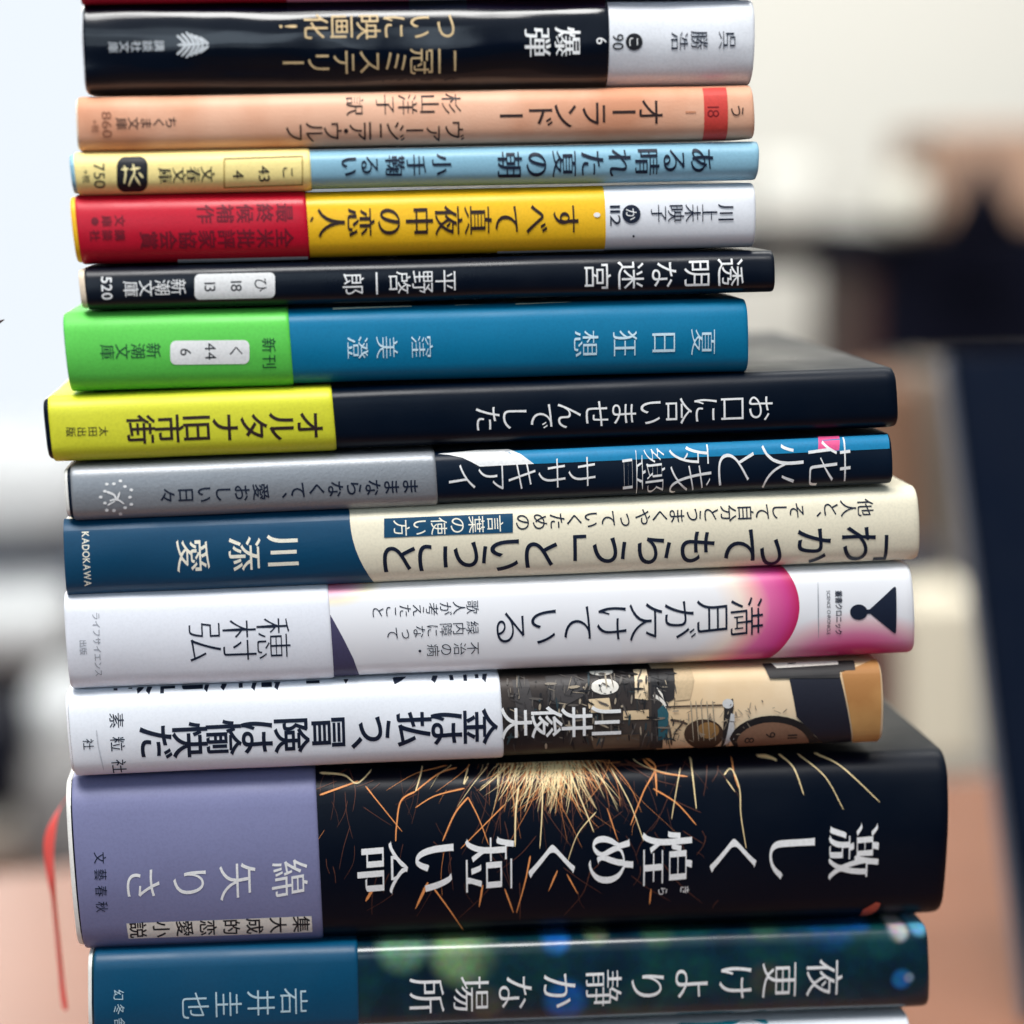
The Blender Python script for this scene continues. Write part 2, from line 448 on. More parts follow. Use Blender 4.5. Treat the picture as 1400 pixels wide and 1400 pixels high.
b.text('author_lettering', '勝浩', (956, 55), (929, 56), 24, navy, MIN, parent=jw)

# --- peach paperback
b = Book('peach paperback with brown lettering and a small red block at its right end', (106, 132), (1026, 116), (110, 208), (1030, 190), BUNKO, bulge=0.11, r=0.0028)
b.top = b.shell('jacket', [-b.L / 2, b.L / 2], [mat('jacket_peach', (236, 184, 154), 0.55, blotch=(216, 150, 116), bump=0.1)])
b.inner( (244, 226, 206), .0004)
b.pages()
b.text('title_lettering', 'オーランドー', None, None, 36, brown, (0.004, 0.004), pos=[(890, 153), (853, 153), (813, 155), (774, 157), (740, 157), (699, 158)])
b.text('translator_lettering', '杉山洋子', (617, 142), (527, 143), 27, brown, MIN)
b.text('translator_lettering', '訳', (485, 145), (485, 145), 25, brown, MIN)
b.text('author_lettering', 'ヴァージニア・ウルフ', None, None, 27, brown, pos=[(621, 178), (594, 179), (567, 178), (541, 179), (514, 179), (490, 179), (473, 179), (455, 179), (430, 180), (403, 181)])
b.text('publisher_lettering', 'ちくま文庫', (234, 167), (166, 169), 16, brown)
lb = ink('faded_brown', (150, 96, 70))
b.line('price_lettering', '860', (146, 170), 13, lb, length=35)
b.line('price_lettering', '+税', (130, 172), 10, lb)
b.shape('red_block', [[(960, 121), (992, 120), (992, 196), (960, 197)]], ink('red_block', (214, 70, 62)))
b.line('number_lettering', '18', (975, 153), 16, ink('dark_red', (130, 24, 30)))
b.line('number_lettering', '1', (944, 153), 14, ink('orange_brown', (205, 140, 105)))
b.text('number_lettering', 'う', (1008, 152), (1008, 152), 19, brown)

# --- yellow band on light blue
b = Book('thin light blue paperback with a pale yellow band and round black seal', (95, 212), (1036, 192), (101, 264), (1034, 247), BUNKO, bulge=0.12, r=0.0025)
j = b.shell('jacket', [-b.L / 2, b.L / 2], [mat('jacket_light_blue', (136, 182, 204), 0.4)])
b.base_off = 0.00042
b.top = b.shell('paper_band', [b.u(103), b.u(425)], [mat('band_pale_yellow', (250, 228, 150), 0.45)], off=0.00042)
b.pages()
b.line('price_lettering', '750', (136, 240), 15, black, length=31)
b.line('price_lettering', '+税', (118, 241), 10, black)
b.shape('seal', [rbox(160, 202, 217, 260, 11, -.02)], black)
cream_ink = ink('cream', (246, 230, 170))
b.streaks('seal_figures', [([(170, 227), (172, 236), (170, 250)], 2.6, 0), ([(166, 232), (176, 231)], 3, 0), ([(182, 225), (184, 236), (180, 244), (176, 253)], 2.6, 0), ([(178, 232), (192, 230)], 3, 0), ([(184, 240), (192, 252)], 2.6, 0), ([(190, 236), (196, 243)], 3, 0)], cream_ink)
b.text('publisher_lettering', '文春文庫', (284, 238), (226, 240), 19, black, MINB)
fr = lambda o: [(306 + o, 218 + o), (414 - o, 214.5 + o), (414 - o, 251 - o), (306 + o, 255 - o)]
b.shape('number_frame', [fr(0), fr(1.3)[::-1]], ink('ochre', (150, 120, 50)), hole=True)
b.text('number_lettering', 'こ', (394, 235), (394, 235), 17, black)
b.line('number_lettering', '43', (361, 237), 15, black)
b.line('number_lettering', '4', (326, 238), 15, black)
b.base_off = 0
b.text('author_lettering', '小手鞠るい', None, None, 27, navy, MINB, parent=j, pos=[(604, 225), (569, 226), (540, 227), (506, 226), (478, 227)])
b.text('title_lettering', 'ある晴れた夏の朝', (960, 219), (697, 226), 34, navy, MINB, parent=j)

# --- red band on yellow and white
b = Book('yellow and white paperback with a glossy red band', (96, 270), (1030, 250), (106, 360), (1030, 338), BUNKO, bulge=0.12, r=0.003)
jy = mat('jacket_yellow', (248, 193, 32), 0.38); jw_ = mat('jacket_paper_white', (0, 0, 0))
j = b.shell('jacket', [-b.L / 2, b.u(828), b.L / 2], [jy, jw_])
b.base_off = 0.00042
b.top = b.shell('paper_band', [b.u(106), b.u(421)], [mat('band_red', (196, 14, 44), 0.35)], off=0.00042)
b.pages()
dr = ink('band_dark_red', (112, 12, 34))
b.text('blurb_lettering', '最終候補作', (389, 291), (281, 293), 23, dr, GOTHB)
b.text('blurb_lettering', '全米批評家協会賞', (389, 324), (204, 328), 24, dr, GOTHB)
b.text('publisher_lettering', '文庫', (164, 302), (146, 303), 14, dr, GOTHB)
b.text('publisher_lettering', '講談社', (164, 321), (130, 322), 14, dr, GOTHB)
b.shape('publisher_dot', [circ(130, 303, 5)], dr)
b.shape('white_strip', [[(243, 357), (421, 351), (421, 347.5), (243, 352)]], white)
b.base_off = 0
b.text('title_lettering', 'すべて真夜中の恋人', (774, 299), (453, 304), 38, brown, MINB, parent=j)
b.streaks('title_lettering', [([(428, 296), (424, 303)], 3, .4)], brown, parent=j)
b.shape('white_strip', [[(680, 347.5), (826, 343), (826, 340), (680, 343)]], white, parent=j)
b.shape('white_fleck', [circ(816, 294, 4.5, 3.2)], white, parent=j)
b.line('number_lettering', '112', (841, 295), 14, navy, parent=j, length=27)
b.shape('number_disc', [circ(863, 293, 12.5)], navy, parent=j)
b.text('number_lettering', 'か', (863, 293), (863, 293), 16, white, parent=j)
b.text('author_lettering', '川上未映子', (993, 291), (901, 292), 23, navy, MIN, parent=j)
b.shape('ink_speck', [circ(866, 323, 1.6)], navy, parent=j)

# --- thin black paperback
b = Book('thin black paperback with white lettering and a white number label', (107, 366), (1054, 343), (113, 424), (1055, 398), BUNKO, bulge=0.10, r=0.0022)
b.shell('inner_cover', [-b.L / 2, b.L / 2 - 0.0016], [mat('cover_cream', (232, 212, 188), 0.6)], off=-0.0003)
b.top = b.shell('jacket', [b.u(117), b.L / 2 + 0.0004], [mat('jacket_black_satin', (2, 10, 26), 0.3, spec=.35, wave=0.0006)], off=0.0001)
b.base_off = 0.0001; b.pages()
b.line('price_lettering', '520', (146, 394), 15, white, GOTHB, length=31)
b.text('publisher_lettering', '新潮文庫', (244, 392), (179, 395), 21, white)
b.shape('number_label', [rbox(266, 376, 375, 409, 7, -0.022)], white)
b.text('number_lettering', 'ひ', (357, 389), (357, 389), 19, black)
b.line('number_lettering', '18', (323, 391), 15, black)
b.line('number_lettering', '13', (287, 392), 15, black)
b.text('author_lettering', '平野啓一郎', (610, 384), (483, 388), 30, white, (-.004, -.004))
b.text('title_lettering', '透明な迷宮', (999, 372), (817, 378), 36, white, (0, 0))

# --- green band on blue
b = Book('blue paperback with a bright green band and white number label', (86, 430), (1019, 408), (97, 533), (1021, 508), BUNKO, bulge=0.10, r=0.003)
j = b.shell('jacket', [-b.L / 2, b.L / 2], [mat('jacket_blue', (0, 114, 156), 0.45, spec=.25)])
b.base_off = 0.00042
b.top = b.shell('paper_band', [-b.L / 2 + 0.0001, b.u(398)], [mat('band_green', (94, 204, 80), 0.42)], off=0.00042)
b.pages()
dg_ = ink('dark_green', (18, 70, 44))
b.text('publisher_lettering', '新潮文庫', (210, 479), (147, 481), 20, dg_)
b.shape('number_label', [rbox(233, 341, 466, 498, 8, -0.012)], white)
b.text('number_lettering', 'く', (323, 480), (323, 480), 19, black)
b.line('number_lettering', '44', (288, 480), 15, black)
b.line('number_lettering', '6', (254, 481), 15, black)
b.line('notice_lettering', '新刊', (368, 482), 19, dg_, track=0.1)
b.base_off = 0
pale = ink('pale_blue', (205, 232, 245))
b.text('author_lettering', '窪美澄', None, None, 30, pale, MIN, parent=j, pos=[(577, 474), (529, 475), (489, 475)])
b.text('title_lettering', '夏日狂想', (962, 467), (801, 470), 35, pale, MIN, parent=j)
b.shape('cover_fleck', [[(455, 424), (563, 420), (563, 418), (455, 421)], [(622, 418), (680, 416), (680, 414.5), (622, 416)], [(705, 417), (782, 414), (782, 411), (705, 413.5)]], ink('pale_green', (225, 240, 215)), parent=j)

# --- yellow band on black
b = Book('wide black book with a bright yellow band reaching past the books above', (59, 543), (1222, 503), (67, 631), (1226, 583), SHIRO, bulge=0.06, r=0.003)
j = b.shell('jacket', [-b.L / 2, b.L / 2], [mat('jacket_black_matt', (0, 11, 28), 0.36, spec=.22, bump=0.04)], er=0.002)
b.base_off = 0.00042
b.top = b.shell('paper_band', [b.u(68), b.u(457)], [mat('band_yellow', (218, 218, 52), 0.42)], off=0.00042)
b.pages(inset=0.003)
b.text('author_lettering', 'オルタナ旧市街', (424, 581), (193, 587), 38, brown, (0.012, 0.012))
b.text('publisher_lettering', '太田出版', (142, 589), (97, 590), 13, brown)
fl = []
x = 250
while x < 432:
    w = random.uniform(3, 9); fl.append(([(x, 534 - (x - 250) * .035), (x + w, 533.5 - (x - 250) * .035)], 2.2, 0)); x += w + random.uniform(2, 8)
b.streaks('blurb_lettering', fl, ink('olive', (90, 92, 30)))
b.base_off = 0
b.text('title_lettering', 'お口に合いませんでした', (1040, 557), (667, 572), 36, white, (-0.004, -0.004), parent=j)

# --- silver band on dark blue
b = Book('dark navy book with a silver band, blue strip and pink square', (92, 637), (1216, 595), (97, 712), (1218, 660), SHIRO, bulge=0.09, r=0.0022)
j = b.shell('jacket', [-b.L / 2, b.L / 2], [mat('jacket_deep_navy', (0, 18, 38), 0.4, spec=.25)])
b.base_off = 0.00042
bandm = mat('band_silver', (148, 152, 158), 0.42, metal=0.35, bump=0.12)
b.top = b.shell('paper_band', [-b.L / 2 + 0.0007, b.u(597)], [bandm], off=0.00042)
b.inner()
b.pages()
b.text('blurb_lettering', 'ままならなくて、愛おしい日々', (561, 664), (229, 677), 22, navy, (.01, .01))
dots = []
for i in range(14):
    a = 2 * math.pi * i / 14; rr = 22 if i % 2 else 18
    dots.append(circ(160 + rr * math.cos(a), 679 + rr * math.sin(a), 2.6, 2.0, 8))
b.shape('sunburst_emblem', dots, white)
b.streaks('sunburst_emblem', [([(146, 672), (156, 676), (160, 684)], 3.2, .2), ([(160, 684), (164, 672)], 3, .2), ([(150, 684), (160, 682), (170, 688)], 2.6, .2), ([(147, 690), (158, 684)], 2.6, .2)], white)
b.base_off = 0
b.shape('blue_strip', [[(690, 617), (1222, 595), (1222, 614), (729, 634)]], ink('bright_blue', (0, 124, 172)), parent=j)
arc = [(599, 621), (622, 619), (690, 613)] + [(700, 616), (712, 621), (722, 628), (730, 634)] + [(656, 638)] + [(645, 632), (632, 626), (615, 622.5)]
b.shape('white_arc', [arc], white, parent=j)
b.shape('pink_square', [[(1118, 598), (1147, 597), (1147, 616), (1118, 617)]], ink('pink', (228, 84, 140)), parent=j)
b.text('title_lettering', '花火と残響', (1134, 632), (880, 645), 60, white, (-0.008, -0.02), parent=j, stretch=1.03, slant=-0.08)
b.text('author_lettering', 'ササキアイ', (796, 646), (632, 654), 43, white, (-0.008, -0.018), parent=j, slant=-0.12)

# --- navy and cream
b = Book('cream book with a navy left end and large handwritten style title', (91, 713), (1252, 662), (99, 812), (1254, 768), SHIRO, bulge=0.10, r=0.003)
b.top = j = b.shell('jacket', [-b.L / 2, b.L / 2], [mat('jacket_cream', (240, 231, 206), 0.5)], er=0.0015)
b.inner()
b.pages(inset=0.002)
nv = [(84, 700), (474, 690)]
for i in range(9):
    t = i / 8; nv.append((475 + 3 + 36 * t ** 2.2, 700 + 100 * t))
nv += [(513, 806), (84, 830)]
np_ = b.shape('navy_panel', [nv], mat('print_navy', (0, 66, 100), 0.42))
cr = ink('cream_light', (244, 238, 220))
b.line('publisher_lettering', 'KADOKAWA', (118, 765), 10, cr, GOTHB, length=76)
b.text('author_lettering', '川添愛', None, None, 45, cr, (0.014, -0.004), pos=[(388, 754), (335, 757), (264, 760)])
b.text('title_lettering', '「わかってもらう」ということ', None, None, 50, navy, (0.008, 0.008), pos=[(1222, 741), (1174, 744), (1113, 746), (1057, 750), (1013, 747), (954, 749), (895, 752), (834, 753), (776, 757), (740, 757), (692, 758), (644, 759), (594, 762), (546, 763)])
b.text('subtitle_lettering', '他人と、そして自分とうまくやっていくための', (1183, 694), (715, 714), 22, navy)
b.shape('navy_label', [[(525, 709), (701, 702), (701, 728), (525, 735)]], MATS['print_navy'])
b.text('subtitle_lettering', '言葉の使い方', (677, 716), (549, 722), 22, cr)

# --- white with the pink moon
b = Book('white book with a pink glowing moon, thin black title and hourglass mark', (87, 813), (1243, 772), (97, 942), (1248, 892), SHIRO, bulge=0.09, r=0.003)
mm = bpy.data.materials.new('jacket_moon'); mm.use_nodes = True; MATS['jacket_moon'] = mm
nt = mm.node_tree; bs = nt.nodes['Principled BSDF']; bs.inputs['Roughness'].default_value = 0.42
tc = nt.nodes.new('ShaderNodeTexCoord'); sp = nt.nodes.new('ShaderNodeSeparateXYZ'); nt.links.new(tc.outputs['Object'], sp.inputs[0])
def math_node(op, a, c=None, clamp=False):
    n = nt.nodes.new('ShaderNodeMath'); n.operation = op; n.use_clamp = clamp
    for i, v in enumerate((a, c)):
        if v is None: continue
        if isinstance(v, (int, float)): n.inputs[i].default_value = v
        else: nt.links.new(v, n.inputs[i])
    return n.outputs[0]
def dist_to(px, py, sx=1.0, sy=1.0):
    cu_, cv_ = b.uv(px, min(930, py)); cv_ -= max(0, py - 930) * PXM
    dx = math_node('MULTIPLY', math_node('SUBTRACT', sp.outputs['X'], cu_), sx); dz = math_node('MULTIPLY', math_node('SUBTRACT', sp.outputs['Z'], cv_), sy)
    return math_node('SQRT', math_node('ADD', math_node('MULTIPLY', dx, dx), math_node('MULTIPLY', dz, dz)))
def ramp(fac, stops):
    n = nt.nodes.new('ShaderNodeValToRGB'); e = n.color_ramp.elements
    while len(e) < len(stops): e.new(0.5)
    for q, (pos, c) in zip(e, stops): q.position = pos; q.color = (*lin(c), 1)
    nt.links.new(fac, n.inputs[0]); return n.outputs[0]
r1 = dist_to(842, 838, 1.0, 1.8)
R = 0.0414
k1 = math_node('DIVIDE', r1, R, True)
moon = ramp(k1, [(0.0, (238, 238, 242)), (0.56, (238, 236, 238)), (0.68, (246, 226, 212)), (0.76, (242, 176, 176)), (0.84, (222, 104, 160)), (0.93, (206, 66, 138)), (1.0, (190, 18, 82))])
r2 = dist_to(1165, 915, 0.6, 1.0)
k2 = math_node('DIVIDE', r2, 0.0140, True)
glow = ramp(k2, [(0.0, (190, 20, 90)), (0.42, (206, 56, 122)), (0.62, (222, 128, 168)), (0.82, (236, 200, 206)), (1.0, (238, 238, 242))])
inside = math_node('MULTIPLY', math_node('LESS_THAN', r1, R * 0.995), math_node('GREATER_THAN', sp.outputs['X'], b.u(850)))
right = math_node('GREATER_THAN', sp.outputs['X'], b.u(640))
mxn = nt.nodes.new('ShaderNodeMix'); mxn.data_type = 'RGBA'; nt.links.new(inside, mxn.inputs[0]); nt.links.new(glow, mxn.inputs[6]); nt.links.new(moon, mxn.inputs[7])
r3 = dist_to(452, 795, 0.6, 1.3); k3 = math_node('DIVIDE', r3, 0.007, True)
glow3 = ramp(k3, [(0, (225, 90, 150)), (0.45, (240, 180, 200)), (0.75, (244, 232, 205)), (1, (238, 238, 242))])
mx2 = nt.nodes.new('ShaderNodeMix'); mx2.data_type = 'RGBA'; nt.links.new(right, mx2.inputs[0]); nt.links.new(glow3, mx2.inputs[6]); nt.links.new(mxn.outputs[2], mx2.inputs[7])
nt.links.new(mx2.outputs[2], bs.inputs['Base Color'])
j = b.shell('jacket', [-b.L / 2, b.L / 2], [mm], er=0.0015)
b.base_off = 0.00042
b.top = b.shell('paper_band', [-b.L / 2 + 0.0001, b.u(453)], [mat('band_white', (232, 234, 242), 0.5, vary=.02, bump=.035)], off=0.00042)
b.pages()
b.text('author_lettering', '穂村弘', (374, 872), (281, 877), 47, navy, (-0.014, -0.014), stretch=1.2)
gy = ink('grey', (150, 152, 160))
b.line('publisher_lettering', 'ライフサイエンス', (133, 882), 10, gy, length=88)
b.line('publisher_lettering', '出版', (114, 885), 10, gy)
b.base_off = 0
tri = [(450, 838), (457, 850), (470, 874), (483, 900), (493, 927), (450, 930)]
b.shape('dark_wedge', [tri], ink('slate', (70, 66, 98)), parent=j)
b.text('title_lettering', '満月が欠けている', (1021, 843), (699, 858), 45, navy, (-0.008, -0.008), parent=j, slant=-0.06, stretch=1.18)
for s_, a_, e_ in (('歌人が考えたこと', (646, 830), (517, 837)), ('緑内障になって', (646, 858), (537, 866)), ('不治の病・', (647, 886), (574, 890))):
    b.text('subtitle_lettering', s_, a_, e_, 17.5, navy, (-.006, -.006), parent=j)
def rtri(pts, r):
    out = []
    n = len(pts)
    for i in range(n):
        a, c, e = Vector(pts[i - 1]), Vector(pts[i]), Vector(pts[(i + 1) % n])
        p1 = c + (a - c).normalized() * r; p2 = c + (e - c).normalized() * r
        for k in range(6):
            t = k / 5; out.append(tuple(p1 * (1 - t) ** 2 + c * 2 * t * (1 - t) + p2 * t * t))
    return out
b.shape('hourglass_emblem', [rtri([(1225, 800), (1225, 868), (1186, 836)], 6), circ(1174, 837, 12, 10.5), [(1180, 834), (1192, 833), (1192, 839), (1180, 840)]], navy, parent=j)
b.line('series_lettering', '叢書クロニック', (1147, 838), 10, navy, GOTHB, parent=j, length=60)
b.line('series_lettering', 'SCIENCE CHRONICLE', (1133, 838), 4.5, navy, parent=j, length=60)
b.streaks('thin_rule', [([(1118, 796), (1119, 872)], 1.2, 0)], gy, parent=j)

# --- white band over an illustrated jacket
b = Book('book with a wide white band beside a sepia illustration of a clock and lamp', (92, 946), (1202, 905), (103, 1060), (1204, 1012), SHIRO, bulge=0.09, r=0.003)
j = b.shell('jacket', [-b.L / 2, b.u(897), b.L / 2], [mat('jacket_sepia_dark', (34, 30, 32), 0.42, blotch=(74, 64, 58)), mat('jacket_sand', (240, 218, 186), 0.45, blotch=(226, 196, 156))])
b.base_off = 0.00042
b.top = b.shell('paper_band', [-b.L / 2 + 0.0001, b.u(687)], [mat('band_bluish_white', (238, 241, 248), 0.45, vary=.02, bump=.035)], off=0.00042)
b.inner((244, 244, 248), .0005)
b.pages()
b.text('title_lettering', '金は払う、冒険は愉快だ', None, None, 47, navy, (0.018, 0.012), pos=[(656, 993), (611, 994), (566, 996), (513, 997), (474, 1003), (450, 1001), (399, 1004), (352, 1006), (306, 1008), (260, 1011), (214, 1014)])
b.text('title_lettering', '金は払う、冒険は愉快だ', (655, 908), (175, 926), 46, navy, (0.02, 0.014))
b.line('publisher_lettering', '素粒社', (161, 1016), 20, navy, track=0.5)
b.line('publisher_lettering', '社', (121, 1016), 15, navy)
b.streaks('crease', [([(132, 997), (135, 1020), (142, 1050)], 2.0, 0.3)], ink('crease_grey', (205, 208, 216)))
b.base_off = 0
pm = lambda n, c, c2: mat('print_' + n, c, .45, blotch=c2)
dk = pm('sepia_black', (20, 20, 24), (48, 44, 44)); sepia = pm('sepia', (112, 92, 74), (76, 62, 52)); sand = pm('sand', (236, 212, 176), (204, 176, 138)); brn = pm('amber', (206, 160, 100), (170, 118, 66)); off_w = ink('off_white', (232, 226, 216)); teal = ink('dull_teal', (40, 88, 100)); gyd = ink('dark_grey', (70, 66, 66))
sh = lambda n, P, m: b.shape(n, P, m, parent=j)
sh('illustration', [[(700, 930), (722, 929), (733, 985), (712, 1000), (704, 960)], [(745, 925), (788, 922), (800, 950), (770, 966), (750, 955)]], gyd)
sh('illustration', [circ(827, 939, 19, 10.5), circ(822, 919, 16, 5)], off_w)
sh('illustration', [[(803, 956), (833, 954), (836, 972), (806, 975)], [(866, 915), (884, 914), (886, 957), (868, 955)]], sand)
sh('illustration', [[(806, 1006), (874, 1003), (874, 1021), (812, 1023)]], sepia)
sh('illustration', [[(852, 972), (887, 970), (887, 983), (852, 984)]], sand)
sh('illustration', [[(888, 914), (900, 913), (905, 1022), (888, 1023)], [(897, 914), (921, 912), (922, 955), (910, 962), (897, 945)]], dk)
sh('illustration', [[(921, 913), (944, 912), (949, 930), (943, 956), (922, 958)]], ink('tan', (202, 176, 140)))
sh('illustration', [[(899, 970), (908, 962), (914, 975), (912, 1008), (900, 1012)]], teal)
b.streaks('illustration', [([(893, 950), (905, 958), (912, 968)], 5, 0.3), ([(898, 940), (914, 964)], 3, 0.3)], off_w, parent=j)
b.streaks('illustration', [([(915, 966), (950, 965), (990, 964)], 2.5, 0), ([(916, 984), (930, 986), (940, 990)], 4, 0.2), ([(921, 1002), (930, 992), (935, 984)], 3, 0.2), ([(903, 1000), (914, 994), (918, 1018)], 3, 0)], sepia, parent=j)
sh('illustration', [circ(962, 1003, 27, 20)], ink('dark_bronze', (66, 48, 36)))
sh('illustration', [circ(968, 998, 15, 11)], ink('bronze', (150, 112, 66)))
sh('illustration', [[(990, 960), (1002, 955), (1003, 966), (990, 1021), (984, 1021)]], dk)
sh('illustration', [circ(995, 962, 7.5, 6.5), [(999, 975), (1004, 976), (1003, 1010), (989, 1018)]], ink('light_grey', (205, 205, 205)))
sh('illustration', [[(1079, 928), (1148, 924), (1156, 958), (1163, 1014), (1128, 1018), (1089, 980)]], ink('ink_blue_black', (26, 28, 42)))
cl = [(1003, 1019)] + [(1056 - 60 * math.cos(math.radians(a)), 1016 - 38 * math.sin(math.radians(a))) for a in range(10, 175, 11)] + [(1125, 1013)]
sh('illustration', [cl], dk)
cl2 = [(1009, 1019)] + [(1056 - 50 * math.cos(math.radians(a)), 1017 - 30 * math.sin(math.radians(a))) for a in range(10, 175, 11)] + [(1106, 1014)]
ri = random.Random(11)
gs = [ink('tone_%d' % k, c) for k, c in enumerate(((58, 54, 54), (92, 86, 82), (128, 118, 106), (26, 26, 30), (164, 150, 130), (44, 60, 66)))]
fine = {k: [] for k in range(6)}
for i in range(330):
    x = ri.uniform(692, 925); y = ri.uniform(922, 1018) - (x - 692) * .03; a = ri.choice((0, 90, 90, 75, 20, 110)) + ri.uniform(-8, 8); Ls = ri.uniform(2, 20)
    dx, dy = Ls * math.cos(math.radians(a)), Ls * math.sin(math.radians(a))
    fine[ri.choice((0, 0, 0, 1, 1, 2, 3, 3, 3, 4, 5))].append(([(x, y), (x + dx, y + dy)], ri.uniform(.6, 3.6), ri.uniform(0, .6)))
for i in range(60):
    x = ri.uniform(905, 1078); y = ri.uniform(962, 1016) - (x - 905) * .03; a = ri.uniform(0, 180); Ls = ri.uniform(3, 12)
    fine[ri.choice((1, 2, 4, 4))].append(([(x, y), (x + Ls * math.cos(a), y + Ls * math.sin(a))], ri.uniform(.6, 2.2), .4))
for k in range(6): b.streaks('illustration', fine[k], gs[k], parent=j)
b.streaks('illustration', [([(x_, 958), (x_ + 2, 985), (x_ + 4, 1012)], 1.6, .3) for x_ in (944, 951, 958, 966, 974)], gs[4], parent=j)
sh('clock_face', [cl2], ink('clock_face', (134, 100, 80)))
for ch, q in (('8', (1024, 1011)), ('9', (1053, 1004)), ('11', (1083, 1006))): b.line('clock_numeral', ch, q, 13, dk, parent=j)
sh('illustration', [[(1150, 920), (1206, 900), (1208, 1014), (1165, 1016), (1158, 958)]], brn)
sh('illustration', [[(1040, 905), (1169, 899), (1169, 917), (1148, 918), (1148, 927), (1052, 928), (1046, 916)]], dk)
sh('illustration', [[(1053, 908), (1146, 904), (1146, 910), (1062, 915)]], off_w)
b.text('author_lettering', '川井俊夫', (830, 986), (706, 988), 42, white, (.014, .006), parent=j)

# --- the thick book with the sparks
b = Book('thickest book, black with golden sparks, a lavender band and red ribbon bookmark', (93, 1066), (1290, 1027), (114, 1298), (1285, 1250), SHIRO, bulge=0.085, r=0.005)
j = b.shell('jacket', [-b.L / 2, b.L / 2], [mat('jacket_black_night', (0, 8, 24), 0.38, spec=.2, bump=0.03)], er=0.002)
b.base_off = 0.00042
b.top = b.shell('paper_band', [b.u(104), b.u(437)], [mat('band_lavender', (122, 124, 162), 0.5)], off=0.00042)
b.inner()
b.pages(inset=0.003)
b.text('author_lettering', '綿矢りさ', None, None, 50, white, (0.004, -0.008), slant=-0.15, pos=[(396, 1200), (325, 1203), (260, 1206), (196, 1208)])
b.line('publisher_lettering', '文藝春秋', (138, 1206), 17, navy, track=0.4, length=86)
b.shape('white_label', [[(173, 1261), (426, 1251), (427, 1272), (176, 1281)]], off_w)
b.text('blurb_lettering', '集大成的恋愛小説', (412, 1262), (189, 1270), 23, black, GOTHB)
b.base_off = 0
# printed sparks
hot, mid, dim = ink('spark_gold', (255, 228, 172)), ink('spark_orange', (240, 156, 92)), ink('spark_ember', (96, 56, 44))
H, Mi, Dm = [], [], []
rs = random.Random(3)
for i in range(360):
    x0 = rs.gauss(755, 42); y0 = 1034 - (x0 - 755) * .035 + rs.uniform(0, 10)
    a = math.radians(90 + rs.gauss(0, 34) - (x0 - 755) * .25); Ls = abs(rs.gauss(46, 38)) + 12
    bend = rs.uniform(-.5, .5)
    p1 = (x0 + Ls * .5 * math.cos(a), y0 + Ls * .5 * math.sin(a)); p2 = (p1[0] + Ls * .5 * math.cos(a + bend), p1[1] + Ls * .5 * math.sin(a + bend))
    q = ([(x0, y0), p1, p2], rs.uniform(0.6, 2.0), .7)
    if i < 120: x0 = rs.gauss(752, 26); Ls = rs.uniform(18, 78); a = math.radians(90 + rs.gauss(0, 16) - (x0 - 752) * .5); p1 = (x0 + Ls * .5 * math.cos(a), y0 + Ls * .5 * math.sin(a)); p2 = (x0 + Ls * math.cos(a + .1), y0 + Ls * math.sin(a + .1)); q = ([(x0, y0), p1, p2], rs.uniform(1.0, 2.8), .7)
    (H if (i < 120 and i % 5 < 3) or (i % 3 == 0 and Ls < 80) else Mi if i % 3 == 1 else Dm).append(q)
for i in range(100):                               # looser sparks all over the panel
    x0 = rs.uniform(440, 990); y0 = 1045 + abs(rs.gauss(0, 95)) - (x0 - 600) * .03
    a = math.radians(90 + (755 - x0) * .07 + rs.gauss(0, 30)); Ls = rs.uniform(14, 70)
    if y0 + Ls > 1275: continue
    p1 = (x0 + Ls * .5 * math.cos(a), y0 + Ls * .5 * math.sin(a)); p2 = (x0 + Ls * math.cos(a + rs.uniform(-.3, .3)), y0 + Ls * math.sin(a))
    (Mi if rs.random() < .05 else Dm).append(([(x0, y0), p1, p2], rs.uniform(0.5, 1.4), .5))
H += [([(709, 1075), (705, 1110), (704, 1158)], 4, .3), ([(742, 1068), (741, 1110), (738, 1160)], 3, .4), ([(780, 1060), (795, 1095), (812, 1138)], 4, .6),
      ([(640, 1050), (634, 1072), (640, 1062)], 2.5, 0), ([(578, 1048), (572, 1070), (568, 1082)], 3, .3), ([(682, 1050), (680, 1075)], 3, .3), ([(437, 1057), (470, 1060), (488, 1071), (508, 1053)], 3.2, .3),
      ([(835, 1050), (862, 1100), (880, 1150)], 2.4, .5), ([(930, 1050), (923, 1090), (918, 1120)], 2.2, .4), ([(815, 1110), (790, 1140), (776, 1178)], 2.4, .5),
      ([(1065, 1032), (1085, 1050), (1099, 1087)], 3.4, .5), ([(1090, 1031), (1128, 1062), (1153, 1107)], 2.2, .4), ([(1112, 1030), (1150, 1048), (1203, 1097)], 3, .5), ([(1035, 1034), (1052, 1036), (1062, 1040)], 6, .4),
      ([(990, 1060), (1000, 1052), (1011, 1078), (1013, 1115), (1020, 1160)], 2.6, .4), ([(993, 1066), (1005, 1083)], 2.4, .3), ([(944, 1036), (948, 1070), (952, 1106)], 3.4, .4)]
